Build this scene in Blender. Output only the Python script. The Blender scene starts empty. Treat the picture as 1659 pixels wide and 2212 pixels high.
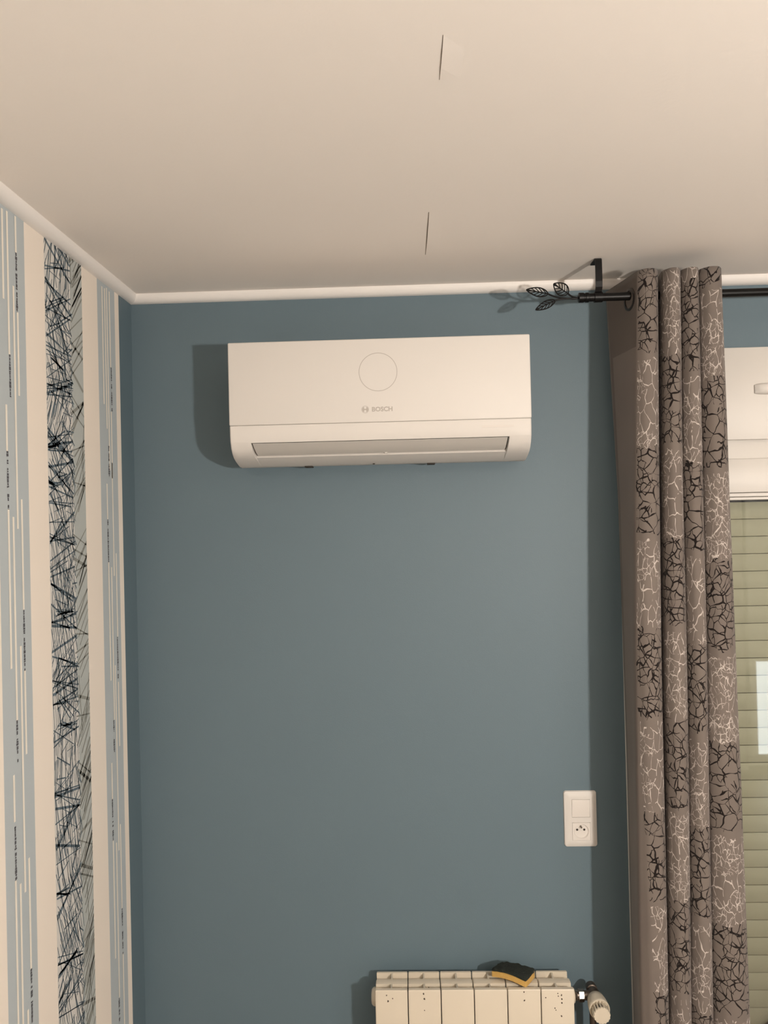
import bpy, bmesh, math, random
from mathutils import Vector, Matrix, noise
random.seed(7)
S = bpy.context.scene
COL = S.collection

# ------------------------------------------------------------------ camera
F_PX, CX, CY = 1720.0, 829.5, 1106.0
D, ZC = 2.11, 1.8856                 # distance to the end wall, camera height
YAW, PITCH, ROLL = 0.02932, 0.00947, -0.02335
_fw = Vector((-math.sin(YAW)*math.cos(PITCH), math.cos(YAW)*math.cos(PITCH), math.sin(PITCH)))
_r0 = Vector((math.cos(YAW), math.sin(YAW), 0)); _u0 = _r0.cross(_fw)
_r = math.cos(ROLL)*_r0 + math.sin(ROLL)*_u0
_u = -math.sin(ROLL)*_r0 + math.cos(ROLL)*_u0
CAM = Vector((0, -D, ZC))
cd = bpy.data.cameras.new('camera'); cam = bpy.data.objects.new('camera', cd); COL.objects.link(cam)
cam.matrix_world = Matrix(((_r.x, _u.x, -_fw.x, CAM.x), (_r.y, _u.y, -_fw.y, CAM.y), (_r.z, _u.z, -_fw.z, CAM.z), (0, 0, 0, 1)))
cd.sensor_fit = 'HORIZONTAL'; cd.sensor_width = 36.0; cd.lens = 36.0*F_PX/1659.0
cd.clip_start = 0.02; cd.clip_end = 60
S.camera = cam

def ray(px, py): return _fw + _r*((px-CX)/F_PX) - _u*((py-CY)/F_PX)
def PY(px, py, Y=0.0):
    d = ray(px, py); return CAM + d*((Y+D)/d.y)
def PZ(px, py, Z):
    d = ray(px, py); return CAM + d*((Z-ZC)/d.z)
def PX(px, py, X):
    d = ray(px, py); return CAM + d*(X/d.x)
def XatZ(px, Z, Y):
    """x of the point at height Z and depth Y that is seen in pixel column px"""
    py = 1100.0
    for _ in range(12):
        p = PY(px, py, Y); py += (p.z-Z)*F_PX/(Y+D)
    return PY(px, py, Y).x

# ------------------------------------------------------------------ world, exposure
W = bpy.data.worlds.new('world'); S.world = W; W.use_nodes = True
W.node_tree.nodes['Background'].inputs[0].default_value = (0.02, 0.03, 0.05, 1)
W.node_tree.nodes['Background'].inputs[1].default_value = 0.3
S.view_settings.view_transform = 'Standard'; S.view_settings.look = 'None'
S.view_settings.gamma = 1.0; S.view_settings.use_curve_mapping = False
S.view_settings.exposure = 0.0
LAMP_POS = (1.19, -2.50, 1.821); LAMP_R = 0.045; LAMP_L = 2100.0; LAMP_COL = (1.0, 0.915, 0.825)
GLOW_L = 5.0

# ------------------------------------------------------------------ helpers
def srgb(r, g, b):
    f = lambda c: (c/255/12.92) if c/255 <= 0.04045 else ((c/255+0.055)/1.055)**2.4
    return (f(r), f(g), f(b), 1.0)
def mat(name, col, rough=0.5, metal=0.0, bump=0.0, bscale=200.0, vary=0.0, vscale=6.0, spec=0.5):
    m = bpy.data.materials.new(name); m.use_nodes = True; nt = m.node_tree
    b = nt.nodes['Principled BSDF']
    b.inputs['Base Color'].default_value = col; b.inputs['Roughness'].default_value = rough
    b.inputs['Metallic'].default_value = metal; b.inputs['Specular IOR Level'].default_value = spec
    if bump or vary:
        tc = nt.nodes.new('ShaderNodeTexCoord')
    if vary:
        n = nt.nodes.new('ShaderNodeTexNoise'); n.inputs['Scale'].default_value = vscale; n.inputs['Detail'].default_value = 4
        nt.links.new(tc.outputs['Object'], n.inputs['Vector'])
        mr = nt.nodes.new('ShaderNodeMapRange'); mr.inputs[3].default_value = 1-vary; mr.inputs[4].default_value = 1+vary
        nt.links.new(n.outputs['Fac'], mr.inputs[0])
        vm = nt.nodes.new('ShaderNodeVectorMath'); vm.operation = 'SCALE'; vm.inputs[0].default_value = col[:3]
        nt.links.new(mr.outputs[0], vm.inputs['Scale']); nt.links.new(vm.outputs[0], b.inputs['Base Color'])
    if bump:
        n2 = nt.nodes.new('ShaderNodeTexNoise'); n2.inputs['Scale'].default_value = bscale; n2.inputs['Detail'].default_value = 3
        nt.links.new(tc.outputs['Object'], n2.inputs['Vector'])
        bp = nt.nodes.new('ShaderNodeBump'); bp.inputs['Strength'].default_value = bump; bp.inputs['Distance'].default_value = 0.002
        nt.links.new(n2.outputs['Fac'], bp.inputs['Height']); nt.links.new(bp.outputs['Normal'], b.inputs['Normal'])
    return m
def obj(name, bm, m, parent=None, smooth=40, mats=None):
    if parent is not None:
        w = parent.location.copy(); q = parent.parent
        while q is not None: w += q.location; q = q.parent
        bmesh.ops.translate(bm, verts=bm.verts, vec=-w)
    me = bpy.data.meshes.new(name)
    bm.normal_update(); bm.to_mesh(me); bm.free()
    for mm in (mats or [m]): me.materials.append(mm)
    if smooth:
        me.polygons.foreach_set('use_smooth', [True]*len(me.polygons)); me.set_sharp_from_angle(angle=math.radians(smooth))
    o = bpy.data.objects.new(name, me); COL.objects.link(o)
    if parent is not None: o.parent = parent
    return o
def tag(o, label, cat, group=None):
    o['label'] = label; o['category'] = cat
    if group: o['group'] = group
    return o
def struct(o, label=None):
    o['kind'] = 'structure'
    if label: o['label'] = label
    return o
def thing(name, label, cat, loc, group=None):
    o = bpy.data.objects.new(name, None); o.empty_display_size = 0.05; COL.objects.link(o)
    o.location = loc; return tag(o, label, cat, group)
def box(bm, x0, x1, y0, y1, z0, z1, bev=0.0, seg=2):
    g = bmesh.ops.create_cube(bm, size=1.0); vs = g['verts']
    for v in vs:
        v.co = Vector((x0 if v.co.x < 0 else x1, y0 if v.co.y < 0 else y1, z0 if v.co.z < 0 else z1))
    if bev:
        es = list({e for v in vs for e in v.link_edges})
        bmesh.ops.bevel(bm, geom=es, offset=bev, segments=seg, affect='EDGES', profile=0.5)
    return bm
def B(*a, **k): return box(bmesh.new(), *a, **k)
def tube(bm, pts, r, n=12, caps=True):
    pts = [Vector(p) for p in pts]; rs = r if isinstance(r, (list, tuple)) else [r]*len(pts)
    rings = []; prev = None
    for i, p in enumerate(pts):
        t = (pts[min(i+1, len(pts)-1)]-pts[max(i-1, 0)]).normalized()
        if prev is None:
            a = Vector((0, 0, 1)) if abs(t.z) < 0.9 else Vector((1, 0, 0))
            nrm = t.cross(a).normalized()
        else:
            nrm = (prev - t*prev.dot(t)).normalized()
        prev = nrm; bn = t.cross(nrm)
        rings.append([bm.verts.new(p + (nrm*math.cos(2*math.pi*k/n)+bn*math.sin(2*math.pi*k/n))*rs[i]) for k in range(n)])
    for a, b in zip(rings, rings[1:]):
        for k in range(n): bm.faces.new((a[k], a[(k+1) % n], b[(k+1) % n], b[k]))
    if caps:
        bm.faces.new(rings[0][::-1]); bm.faces.new(rings[-1])
    return bm
def lathe(bm, origin, axis, prof, n=24):
    """prof: (distance along axis, radius)"""
    o = Vector(origin); ax = Vector(axis).normalized()
    a = Vector((0, 0, 1)) if abs(ax.z) < 0.9 else Vector((1, 0, 0))
    e1 = ax.cross(a).normalized(); e2 = ax.cross(e1)
    rings = []
    for h, r in prof:
        rings.append([bm.verts.new(o+ax*h+(e1*math.cos(2*math.pi*k/n)+e2*math.sin(2*math.pi*k/n))*max(r, 1e-5)) for k in range(n)])
    for p, q in zip(rings, rings[1:]):
        for k in range(n): bm.faces.new((p[k], p[(k+1) % n], q[(k+1) % n], q[k]))
    bm.faces.new(rings[0][::-1]); bm.faces.new(rings[-1])
    bmesh.ops.recalc_face_normals(bm, faces=bm.faces)
    return bm
def prism(bm, loop, vec):
    """closed loop of points, extruded by vec"""
    v = Vector(vec); a = [bm.verts.new(Vector(p)) for p in loop]; b = [bm.verts.new(Vector(p)+v) for p in loop]
    bm.faces.new(a); bm.faces.new(b[::-1]); n = len(a)
    for k in range(n): bm.faces.new((a[k], b[k], b[(k+1) % n], a[(k+1) % n]))
    bmesh.ops.recalc_face_normals(bm, faces=bm.faces)
    return bm
def rrect(x0, x1, z0, z1, r, y, n=5):
    pts = []
    for cx, cz, a0 in ((x1-r, z1-r, 0), (x0+r, z1-r, 90), (x0+r, z0+r, 180), (x1-r, z0+r, 270)):
        for k in range(n+1):
            a = math.radians(a0+90*k/n); pts.append((cx+r*math.cos(a), y, cz+r*math.sin(a)))
    return pts

# ------------------------------------------------------------------ materials
M_BLUE = mat('blue_wall_paint', srgb(96, 115, 125), 0.55, bump=0.12, bscale=350, vary=0.03, vscale=3)
M_CEIL = mat('ceiling_paint', srgb(245, 238, 231), 0.8, bump=0.1, bscale=120, vary=0.012, vscale=4)
M_TRIM = mat('white_cornice_paint', srgb(240, 236, 232), 0.45)
M_PLAST = mat('white_plastic', srgb(217, 213, 208), 0.5, spec=0.3)
M_PLAST2 = mat('white_satin_plastic', srgb(224, 219, 213), 0.4)
M_LOUV = mat('louver_shaded_plastic', srgb(192, 188, 182), 0.5, spec=0.3)  # white plastic darkened in colour for the shade on its downward tilt
M_GREY = mat('grey_print', srgb(178, 172, 165), 0.5)
M_GREY2 = mat('pale_grey_print', srgb(214, 208, 202), 0.5)
M_DARK = mat('dark_gap', srgb(48, 42, 36), 0.7)  # near-black that paints the shade of slots, holes and grooves; also the clips
M_BLACK = mat('black_rod_metal', srgb(10, 9, 9), 0.4, spec=0.25)
M_RAD = mat('cream_radiator_enamel', srgb(207, 197, 179), 0.4, vary=0.02, vscale=12)
M_CHIP = mat('paint_chip_brown', srgb(70, 58, 48), 0.8)
M_CHROME = mat('chrome', srgb(150, 142, 134), 0.25, metal=1.0)
M_BRASS = mat('tarnished_brass', srgb(98, 88, 80), 0.4, metal=0.8)
M_CRACK = mat('crack_shadow_plaster', srgb(128, 116, 104), 0.9)
M_GAP = mat('gap_shade_grey', srgb(120, 112, 104), 0.8)  # mounting plate coloured dark so the gaps over it look shaded
M_SCOUR = mat('scouring_pad', srgb(30, 36, 30), 0.95, bump=1.0, bscale=260, vary=0.35, vscale=120)
M_SPONGE = mat('yellow_sponge', srgb(205, 165, 92), 0.95, bump=0.8, bscale=300, vary=0.12, vscale=90)
M_FRAME = mat('window_pvc', srgb(209, 205, 199), 0.45)
M_SLAT = mat('shutter_slat', srgb(180, 173, 156), 0.55)
M_CREAM = mat('wallpaper_cream', srgb(240, 230, 218), 0.7, bump=0.08, bscale=500)
M_PALE = mat('wallpaper_pale_blue', srgb(181, 190, 194), 0.7, bump=0.08, bscale=500)
M_HBASE = mat('wallpaper_hatch_ground', srgb(214, 212, 207), 0.7, bump=0.08, bscale=500)
M_HGREY = mat('wallpaper_grey_ground', srgb(180, 186, 184), 0.7, bump=0.08, bscale=500)
M_INKD = mat('navy_ink', srgb(100, 116, 127), 0.7)
M_INKG = mat('grey_green_ink', srgb(142, 144, 138), 0.7)
M_INKT = mat('black_text_ink', srgb(84, 84, 90), 0.7)
M_LINE = mat('ivory_line_ink', srgb(238, 232, 220), 0.7)
M_FLOOR = mat('oak_floor', srgb(112, 98, 84), 0.4, vary=0.12, vscale=9)
M_WHITEWALL = mat('warm_grey_wall', srgb(172, 165, 158), 0.8)

# ------------------------------------------------------------------ room shell
CEIL = 2.5; XL = -0.7278; XR = 3.5; YB = -3.75
CAS = PY(1348.5, 1560, 0).x            # left edge of the window casing
WX0, WX1, WZ1 = CAS+0.07, 2.35, PY(1659, 1060, 0).z
WZ0 = 0.06
bm = bmesh.new()
box(bm, XL-0.12, WX0, 0, 0.14, 0, CEIL); box(bm, WX0, WX1, 0, 0.14, WZ1, CEIL)
box(bm, WX1, XR+0.12, 0, 0.14, 0, CEIL); box(bm, WX0, WX1, 0, 0.14, 0, WZ0)
struct(obj('wall_back', bm, M_BLUE, smooth=0), 'matt slate blue painted wall behind the air conditioner')
struct(obj('floor', B(XL-0.12, XR+0.12, YB-0.12, 0.14, -0.1, 0), M_FLOOR, smooth=0), 'brown oak floor')
ceiling = struct(obj('ceiling', B(XL-0.12, XR+0.12, YB-0.12, 0.14, CEIL, CEIL+0.1), M_CEIL, smooth=0), 'off white plaster ceiling with two hairline cracks')
struct(obj('wall_right', B(XR, XR+0.12, YB, 0, 0, CEIL), M_WHITEWALL, smooth=0), 'plain warm grey side wall')
# rear wall with a doorway that holds a lit glazed door (seen only as a reflection in the window)
DX0, DX1, DZ1 = 2.44, 3.34, 2.03
bm = bmesh.new()
box(bm, XL-0.12, DX0, YB-0.12, YB, 0, CEIL); box(bm, DX1, XR+0.12, YB-0.12, YB, 0, CEIL); box(bm, DX0, DX1, YB-0.12, YB, DZ1, CEIL)
struct(obj('wall_front', bm, M_WHITEWALL, smooth=0), 'plain warm grey wall with a glazed door')
door = bpy.data.objects.new('door_1', None); COL.objects.link(door); door.location = ((DX0+DX1)/2, YB-0.06, 0)
struct(door, 'white glazed door with frosted panes lit from the next room')
bm = bmesh.new()
for a in ((DX0+.005, DX0+0.09, 0.02, DZ1-.005), (DX1-0.09, DX1-.005, 0.02, DZ1-.005), (DX0+0.09, DX1-0.09, 0.02, 0.10), (DX0+0.09, DX1-0.09, DZ1-0.10, DZ1-.005)):
    box(bm, a[0], a[1], YB-0.08, YB-0.04, a[2], a[3])
obj('door_frame', bm, M_FRAME, door)
M_GLOW = bpy.data.materials.new('lit_frosted_glass'); M_GLOW.use_nodes = True
pb = M_GLOW.node_tree.nodes['Principled BSDF']
pb.inputs['Base Color'].default_value = (0.8, 0.85, 0.9, 1); pb.inputs['Roughness'].default_value = 0.5
pb.inputs['Emission Color'].default_value = (0.85, 0.93, 1.0, 1); pb.inputs['Emission Strength'].default_value = GLOW_L
obj('frosted_pane', B(DX0+0.09, DX1-0.09, YB-0.065, YB-0.055, 0.10, 0.78), M_GLOW, door)
obj('door_panel', B(DX0+0.09, DX1-0.09, YB-0.075, YB-0.045, 0.78, DZ1-0.10), M_FRAME, door)

# left wall: one sheet cut into its wallpaper stripes
yl = lambda px, py: PX(px, py, XL).y
ST = [(-0.0, 'b')]
e_blue = (yl(275, 1600)+yl(262.3, 1000)+yl(287.5, 2212))/3
e = {k: (yl(a, 1000)+yl(b, 2212))/2 for k, a, b in (('c1', 254.9, 277.5), ('p1', 217.8, 240.2), ('c2', 185.2, 206.0), ('g', 159.7, 181.0), ('h', 104.2, 125.7), ('c3', 61.3, 83.6))}
e_p2 = yl(18.6, 2212)
cuts = [(0.14, 'b'), (e_blue, 'c'), (e['c1'], 'p'), (e['p1'], 'c'), (e['c2'], 'g'), (e['g'], 'h'), (e['h'], 'c'), (e['c3'], 'p'), (e_p2, 'c')]
y = e_p2
for w, k in ((0.09, 'g'), (0.06, 'h'), (0.126, 'c')) * 1 + tuple(): y -= w; cuts.append((y, k))
while y > YB+0.5:
    for w, k in ((0.09, 'p'), (0.14, 'c'), (0.09, 'g'), (0.06, 'h'), (0.126, 'c')):
        y -= w; cuts.append((y, k))
cuts.append((YB-0.12, None))
MI = {'b': 0, 'c': 1, 'p': 2, 'g': 3, 'h': 4}
bm = bmesh.new()
for (ya, k), (yb, _) in zip(cuts, cuts[1:]):
    n0 = len(bm.faces); box(bm, XL-0.12, XL, min(ya, yb), max(ya, yb), 0, CEIL)
    bm.faces.ensure_lookup_table()
    for f in bm.faces[n0:]: f.material_index = MI[k]
wall_left = struct(obj('wall_left', bm, None, smooth=0, mats=[M_BLUE, M_CREAM, M_PALE, M_HGREY, M_HBASE]), 'wallpapered wall with cream, pale blue and hatched vertical stripes')

# wallpaper print: thin ink layers lying on the paper
def ink(name, strokes, m, lift=0.0004):
    bm = bmesh.new()
    for (y0, z0, y1, z1, w) in strokes:
        d = Vector((y1-y0, z1-z0)); 
        if d.length < 1e-5: continue
        n = Vector((-d.y, d.x)).normalized()*w/2
        vs = [bm.verts.new((XL+lift, a, b)) for a, b in ((y0+n.x, z0+n.y), (y0-n.x, z0-n.y), (y1-n.x, z1-n.y), (y1+n.x, z1+n.y))]
        bm.faces.new(vs)
    bmesh.ops.recalc_face_normals(bm, faces=bm.faces)
    for f in bm.faces:
        f.normal_update()
        if f.normal.x < 0: f.normal_flip()
    o = obj(name, bm, m, wall_left, smooth=0); o['kind'] = 'stuff'; return o
def clip(s, lo, hi):
    y0, z0, y1, z1, w = s
    lo += w*0.5; hi -= w*0.5
    if y0 > y1: y0, z0, y1, z1 = y1, z1, y0, z0
    if y1 <= lo or y0 >= hi: return None
    dy = (y1-y0) or 1e-9
    if y0 < lo: z0 += (z1-z0)*(lo-y0)/dy; y0 = lo
    dy = (y1-y0) or 1e-9
    if y1 > hi: z1 = z0+(z1-z0)*(hi-y0)/dy; y1 = hi
    return (y0, z0, y1, z1, w)
rng = random.Random(11)
A, Bh = e['h'], e['g']; Wd = Bh-A
dark = []; zz = 0.0
while zz < CEIL:
    hh = rng.uniform(0.06, 0.13)
    slope = rng.choice((-1, -1, -1, 1))*rng.uniform(0.005, 0.05)            # fan of fine near upright lines
    n = rng.randint(13, 20); fan = rng.uniform(-0.02, 0.02)
    for k in range(n):
        y0 = A+Wd*(k+rng.uniform(-.45, .45))/n; z0 = zz+rng.uniform(-0.02, 0.02)
        dark.append((y0, z0+hh*rng.uniform(.6, 1.2), y0-slope+fan*(k/n-.5)*2+rng.uniform(-.008, .008), z0, rng.choice((.0011, .0014, .0018, .0024))))
    for k in range(rng.randint(2, 3)):                                      # cross strokes
        z0 = zz+rng.uniform(0, hh); dz = rng.uniform(-.07, .07); w = rng.choice((.002, .0028, .0036, .0052))
        dark.append((A, z0, Bh, z0+dz, w))
        if rng.random() < .5: dark.append((A, z0+rng.uniform(-.012, .012), A+Wd*rng.uniform(.5, 1), z0+dz+rng.uniform(-.02, .02), w*.7))
    for k in range(rng.randint(5, 9)):
        y0 = A+Wd*rng.random(); a = rng.uniform(-1.3, 1.3); l = rng.uniform(.03, .12); z0 = zz+rng.uniform(0, hh)
        dark.append((y0, z0, y0+l*math.cos(a), z0+l*math.sin(a), rng.choice((.0014, .002, .003))))
    if rng.random() < .35:                                                   # bundle of strokes
        yk, zk, a = A+Wd*rng.uniform(.0, .7), zz+rng.uniform(0, hh), rng.uniform(-.5, .5)
        for k in range(6):
            l = rng.uniform(.02, .05); aa = a+rng.uniform(-.3, .3)
            dark.append((yk-l*math.cos(aa), zk-l*math.sin(aa)+rng.uniform(-.006, .006), yk+l*math.cos(aa), zk+l*math.sin(aa), rng.choice((.002, .004))))
    zz += hh*0.58
dark = [c for c in (clip(s, A, Bh+rng.uniform(-.004, .010)) for s in dark) if c]
ink('hatch_print', dark, M_INKD, 0.0006)
A2, B2 = e['g'], e['c2']; grey = []
zz = 0.0
while zz < CEIL:
    k = rng.random(); z0 = zz
    if k < .55:
        dz = rng.uniform(-.05, .09)
        grey.append((A2-.01, z0, B2, z0+dz, rng.choice((.003, .004, .007))))
    elif k < .8:
        for j in range(rng.randint(2, 5)):
            grey.append((A2+rng.uniform(-.005, .02), z0+.018*j, B2, z0+.018*j+rng.uniform(.04, .07), rng.choice((.0025, .004))))
    else:
        y0 = A2+rng.random()*.05; grey.append((y0, z0, y0+rng.uniform(-.02, .03), z0+rng.uniform(.06, .14), .0025))
    zz += rng.uniform(.008, .034)
ink('grey_hatch_print', [c for c in (clip(s, A2-.012, B2) for s in grey) if c], M_INKG, 0.0005)
SC = {6: (0, 380, 3.567), 7: (0, 1000, 3.688), 8: (0, 1600, 3.615)}
def q(c, x, yv): return (x/SC[c][2], SC[c][1]+yv/SC[c][2])
IV = [(6, 12, 250, 6, 25, 945), (6, 50, 270, 6, 70, 1375), (6, 115, 310, 6, 120, 590), (6, 132, 1050, 6, 148, 1695), (6, 97, 845, 7, 145, 525),
      (6, 45, 1760, 6, 54, 2120), (7, 65, 370, 7, 90, 1640), (7, 105, 430, 7, 135, 2050), (7, 170, 290, 7, 188, 1170), (7, 197, 1655, 8, 205, 105),
      (7, 160, 1460, 8, 200, 1180), (8, 105, 270, 8, 115, 635), (8, 125, 1090, 8, 142, 2400), (8, 160, 1115, 8, 182, 2400), (8, 225, 915, 8, 242, 1780), (8, 218, 2100, 8, 222, 2400),
      (6, 775, 845, 6, 808, 1760), (6, 815, 860, 7, 878, 60), (6, 838, 890, 6, 852, 1475), (6, 865, 1820, 7, 885, 120), (6, 795, 860, 6, 832, 1950),
      (7, 850, 165, 7, 857, 450), (7, 865, 790, 7, 882, 1735), (7, 890, 0, 7, 910, 900), (7, 925, 720, 7, 935, 1385), (7, 920, 1610, 8, 925, 860), (7, 890, 830, 7, 908, 2050), (7, 940, 1745, 8, 935, 40),
      (8, 870, 175, 8, 878, 455), (8, 882, 780, 8, 902, 1700), (8, 940, 650, 8, 950, 1310), (8, 960, 1665, 8, 975, 2400), (8, 905, 800, 8, 935, 2000)]
DK = [(6, 72, 1375, 6, 80, 1705), (6, 120, 590, 6, 132, 1050), (6, 56, 2120, 7, 65, 370), (7, 135, 2050, 8, 137, 170), (7, 188, 1170, 7, 197, 1655),
      (8, 117, 635, 8, 125, 1090), (8, 243, 1780, 8, 250, 2200), (6, 852, 1475, 6, 865, 1820), (6, 836, 2080, 7, 870, 110), (7, 857, 450, 7, 865, 790), (7, 935, 1385, 7, 940, 1745),
      (7, 905, 2050, 8, 893, 88), (8, 878, 455, 8, 882, 780), (8, 952, 1310, 8, 960, 1665), (8, 932, 2005, 8, 934, 2400)]
def wl(s):
    a = PX(*q(s[0], s[1], s[2]), XL); b = PX(*q(s[3], s[4], s[5]), XL); return a, b
iv = []
for s in IV:
    a, b = wl(s); yc = (a.y+b.y)/2; iv.append((yc, min(a.z, CEIL), yc, b.z, 0.0065))
ink('ivory_line_print', iv, M_LINE, 0.0005)
dk = []
for s in DK:
    a, b = wl(s); yc = (a.y+b.y)/2; z = a.z
    while z > b.z:
        l = rng.uniform(.0025, .007); w = rng.uniform(.0035, .0075)
        if rng.random() < .88: dk.append((yc+rng.uniform(-.0006, .0006), z, yc, max(z-l, b.z), w))
        z -= l+rng.uniform(.0004, .0016)
ink('small_type_print', dk, M_INKT, 0.0006)

# cornice
def cornice(name, along, label):
    c = 0.0224; n = 7; prof = [(0.0, 0.0)]
    for k in range(n+1):
        a = math.pi/2*k/n
        prof.append((c*(1-0.0)*math.sin(a)**0.9 if k else 0.0, -c*math.cos(a)**0.9 if k < n else 0.0))
    bm = bmesh.new()
    if along == 'x': prism(bm, [(XL+0.001, -d, CEIL+h) for d, h in prof], (XR-XL-0.002, 0, 0))
    else: prism(bm, [(XL+d, -0.001, CEIL+h) for d, h in prof], (0, YB+0.002, 0))
    return struct(obj(name, bm, M_TRIM), label)
cornice('trim_1', 'x', 'white rounded cornice along the top of the blue wall')
cornice('trim_2', 'y', 'white rounded cornice along the top of the wallpapered wall')
# ceiling cracks: flat strips with the groove shade in their colour, plus a lip
for nm, pts, w in (('crack', [(957, 75), (954.5, 110), (951.5, 145), (949, 172)], 0.0012), ('crack', [(926, 458), (923.8, 490), (921.5, 520), (918.8, 550)], 0.0026)):
    P = [PZ(a, b, CEIL) for a, b in pts]; bm = bmesh.new(); L, Rr = [], []
    for k, p in enumerate(P):
        ww = w*(0.15+0.85*math.sin(math.pi*(0.12+0.8*k/(len(P)-1))))
        L.append(bm.verts.new((p.x-ww/2, p.y, CEIL-0.0003))); Rr.append(bm.verts.new((p.x+ww/2, p.y, CEIL-0.0003)))
    for k in range(len(P)-1): bm.faces.new((L[k], L[k+1], Rr[k+1], Rr[k]))
    obj(nm, bm, M_CRACK, ceiling, smooth=0)
    bm = bmesh.new(); prev = None                       # lifted lip beside the crack
    for k, p in enumerate(P):
        h = 0.0016*math.sin(math.pi*(0.1+0.8*k/(len(P)-1)))
        cur = [bm.verts.new(v) for v in ((p.x+w*.4, p.y, CEIL-0.0002), (p.x+w*.5, p.y, CEIL-h), (p.x+0.03, p.y, CEIL-0.0002))]
        if prev:
            bm.faces.new((prev[0], cur[0], cur[1], prev[1])); bm.faces.new((prev[1], cur[1], cur[2], prev[2]))
        prev = cur
    obj('lifted_lip', bm, M_CEIL, ceiling, smooth=0)

# ------------------------------------------------------------------ window
win = bpy.data.objects.new('window_1', None); COL.objects.link(win); win.location = ((WX0+WX1)/2, 0.02, WZ0)
struct(win, 'white framed window with clear glass behind the curtain')
zc_ = PY(1328, 783, -0.014).z
bm = B(CAS, WX0+0.004, -0.014, -0.0005, 0.0, zc_, bev=0.002)
obj('side_casing', bm, M_FRAME, win)
zr = lambda py, Y: PY(1640, py, Y).z
bm = B(WX0, WX1, -0.012, 0.0, zr(990, -.012), zr(953, -.012)+0.02); obj('lintel_casing', bm, M_FRAME, win, smooth=0)
bm = B(WX0+0.002, WX1-0.002, -0.026, 0.05, zr(1063, -.026), zr(990, -.026), bev=0.002); obj('top_rail', bm, M_FRAME, win)
bm = B(WX0+0.002, WX1-0.002, -0.020, 0.05, zr(1072, -.020), zr(1064, -.020), bev=0.0015); obj('glazing_bead', bm, M_FRAME, win)
bm = B(WX0+0.002, WX1-0.002, -0.012, 0.05, zr(1079, -.012), zr(1073, -.012), bev=0.001); obj('glazing_bead', bm, M_FRAME, win)
gz = zr(1079, -.012)
obj('stile', B(WX0+0.002, WX0+0.06, -0.02, 0.05, WZ0+.002, gz, bev=0.002), M_FRAME, win)
obj('stile', B(WX1-0.06, WX1-0.002, -0.02, 0.05, WZ0+.002, gz, bev=0.002), M_FRAME, win)
obj('bottom_rail', B(WX0+0.06, WX1-0.06, -0.02, 0.05, WZ0+.002, WZ0+0.09, bev=0.002), M_FRAME, win)
M_GLASS = bpy.data.materials.new('clear_glass'); M_GLASS.use_nodes = True; nt = M_GLASS.node_tree; nt.nodes.clear()
o_ = nt.nodes.new('ShaderNodeOutputMaterial'); mx = nt.nodes.new('ShaderNodeMixShader'); tr = nt.nodes.new('ShaderNodeBsdfTransparent')
gl = nt.nodes.new('ShaderNodeBsdfGlossy'); gl.inputs['Roughness'].default_value = 0.02; fr = nt.nodes.new('ShaderNodeFresnel'); fr.inputs['IOR'].default_value = 1.65
tr.inputs[0].default_value = (0.93, 0.95, 0.92, 1)
for a, b in ((fr.outputs[0], mx.inputs[0]), (tr.outputs[0], mx.inputs[1]), (gl.outputs[0], mx.inputs[2]), (mx.outputs[0], o_.inputs[0])): nt.links.new(a, b)
obj('glass_pane', B(WX0+0.055, WX1-0.055, 0.012, 0.016, WZ0+0.085, gz+0.004), M_GLASS, win, smooth=0)

# roller shutter behind the glass
YS = 0.085
z_a, z_b = PY(1640, 1121.0, YS).z, PY(1640, 1196.0, YS).z
pitch = (z_a-z_b)/2
shut = thing('roller_shutter', 'closed beige roller shutter of horizontal slats behind the window glass', 'shutter', ((WX0+WX1)/2, YS, WZ0))
def slat_mesh():
    bm = bmesh.new(); h = pitch; pr = [(0.004, 0.0)]
    for k in range(7):
        t = k/6; pr.append((-0.0045*math.sin(math.pi*(0.08+0.84*t))-0.0006, 0.0018+(h-0.0024)*t))
    pr += [(0.004, h-0.0004)]
    prism(bm, [(-(WX1-WX0)/2+0.003, a, b) for a, b in pr], ((WX1-WX0)-0.006, 0, 0))
    return bm
z = z_a+3*pitch
first = None
while z-pitch > WZ0+0.01:
    z -= pitch
    if z+pitch > WZ1-0.0: continue
    if first is None:
        bm = slat_mesh(); bmesh.ops.translate(bm, verts=bm.verts, vec=(shut.location.x, YS, z)); first = obj('slat', bm, M_SLAT, shut); z_first = z
    else:
        c = first.copy(); COL.objects.link(c); c.parent = shut; c.location.z = z-z_first
# roller box above the window
BY = -0.034
bx0 = CAS+0.075; bx1 = WX1+0.06; bz1 = PY(1640, 749, BY).z; bz0 = PY(1640, 949, BY).z
sb = thing('shutter_box', 'white rectangular roller shutter box on the blue wall above the window', 'shutter box', ((bx0+bx1)/2, 0, bz0))
obj('box_body', B(bx0+0.004, bx1-0.004, BY+0.012, -0.0005, bz0+0.004, bz1-0.003, bev=0.001), M_FRAME, sb)
obj('cover_panel', B(bx0, bx1, BY, BY+0.0115, bz0, bz1, bev=0.0025), M_FRAME, sb)
k0 = PY(1629, 841, BY)
bm = bmesh.new(); kx0 = k0.x; kz = PY(1655, 840, BY).z
nx, nz = 14, 8; kl = 0.085
rows = []
for i in range(nx+1):
    t = i/nx; s = (1-abs(2*t-1)**3)**0.6*0.85+0.15
    row = []
    for j in range(nz+1):
        a = math.pi*j/nz
        row.append(bm.verts.new((kx0+kl*t, BY-0.001-0.019*math.sin(a)**0.6*((1-abs(2*t-1)**4)*0.8+0.2), kz+0.0145*math.cos(a)*(0.7+0.3*s))))
    rows.append(row)
for r0, r1 in zip(rows, rows[1:]):
    for j in range(nz): bm.faces.new((r0[j], r1[j], r1[j+1], r0[j+1]))
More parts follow.
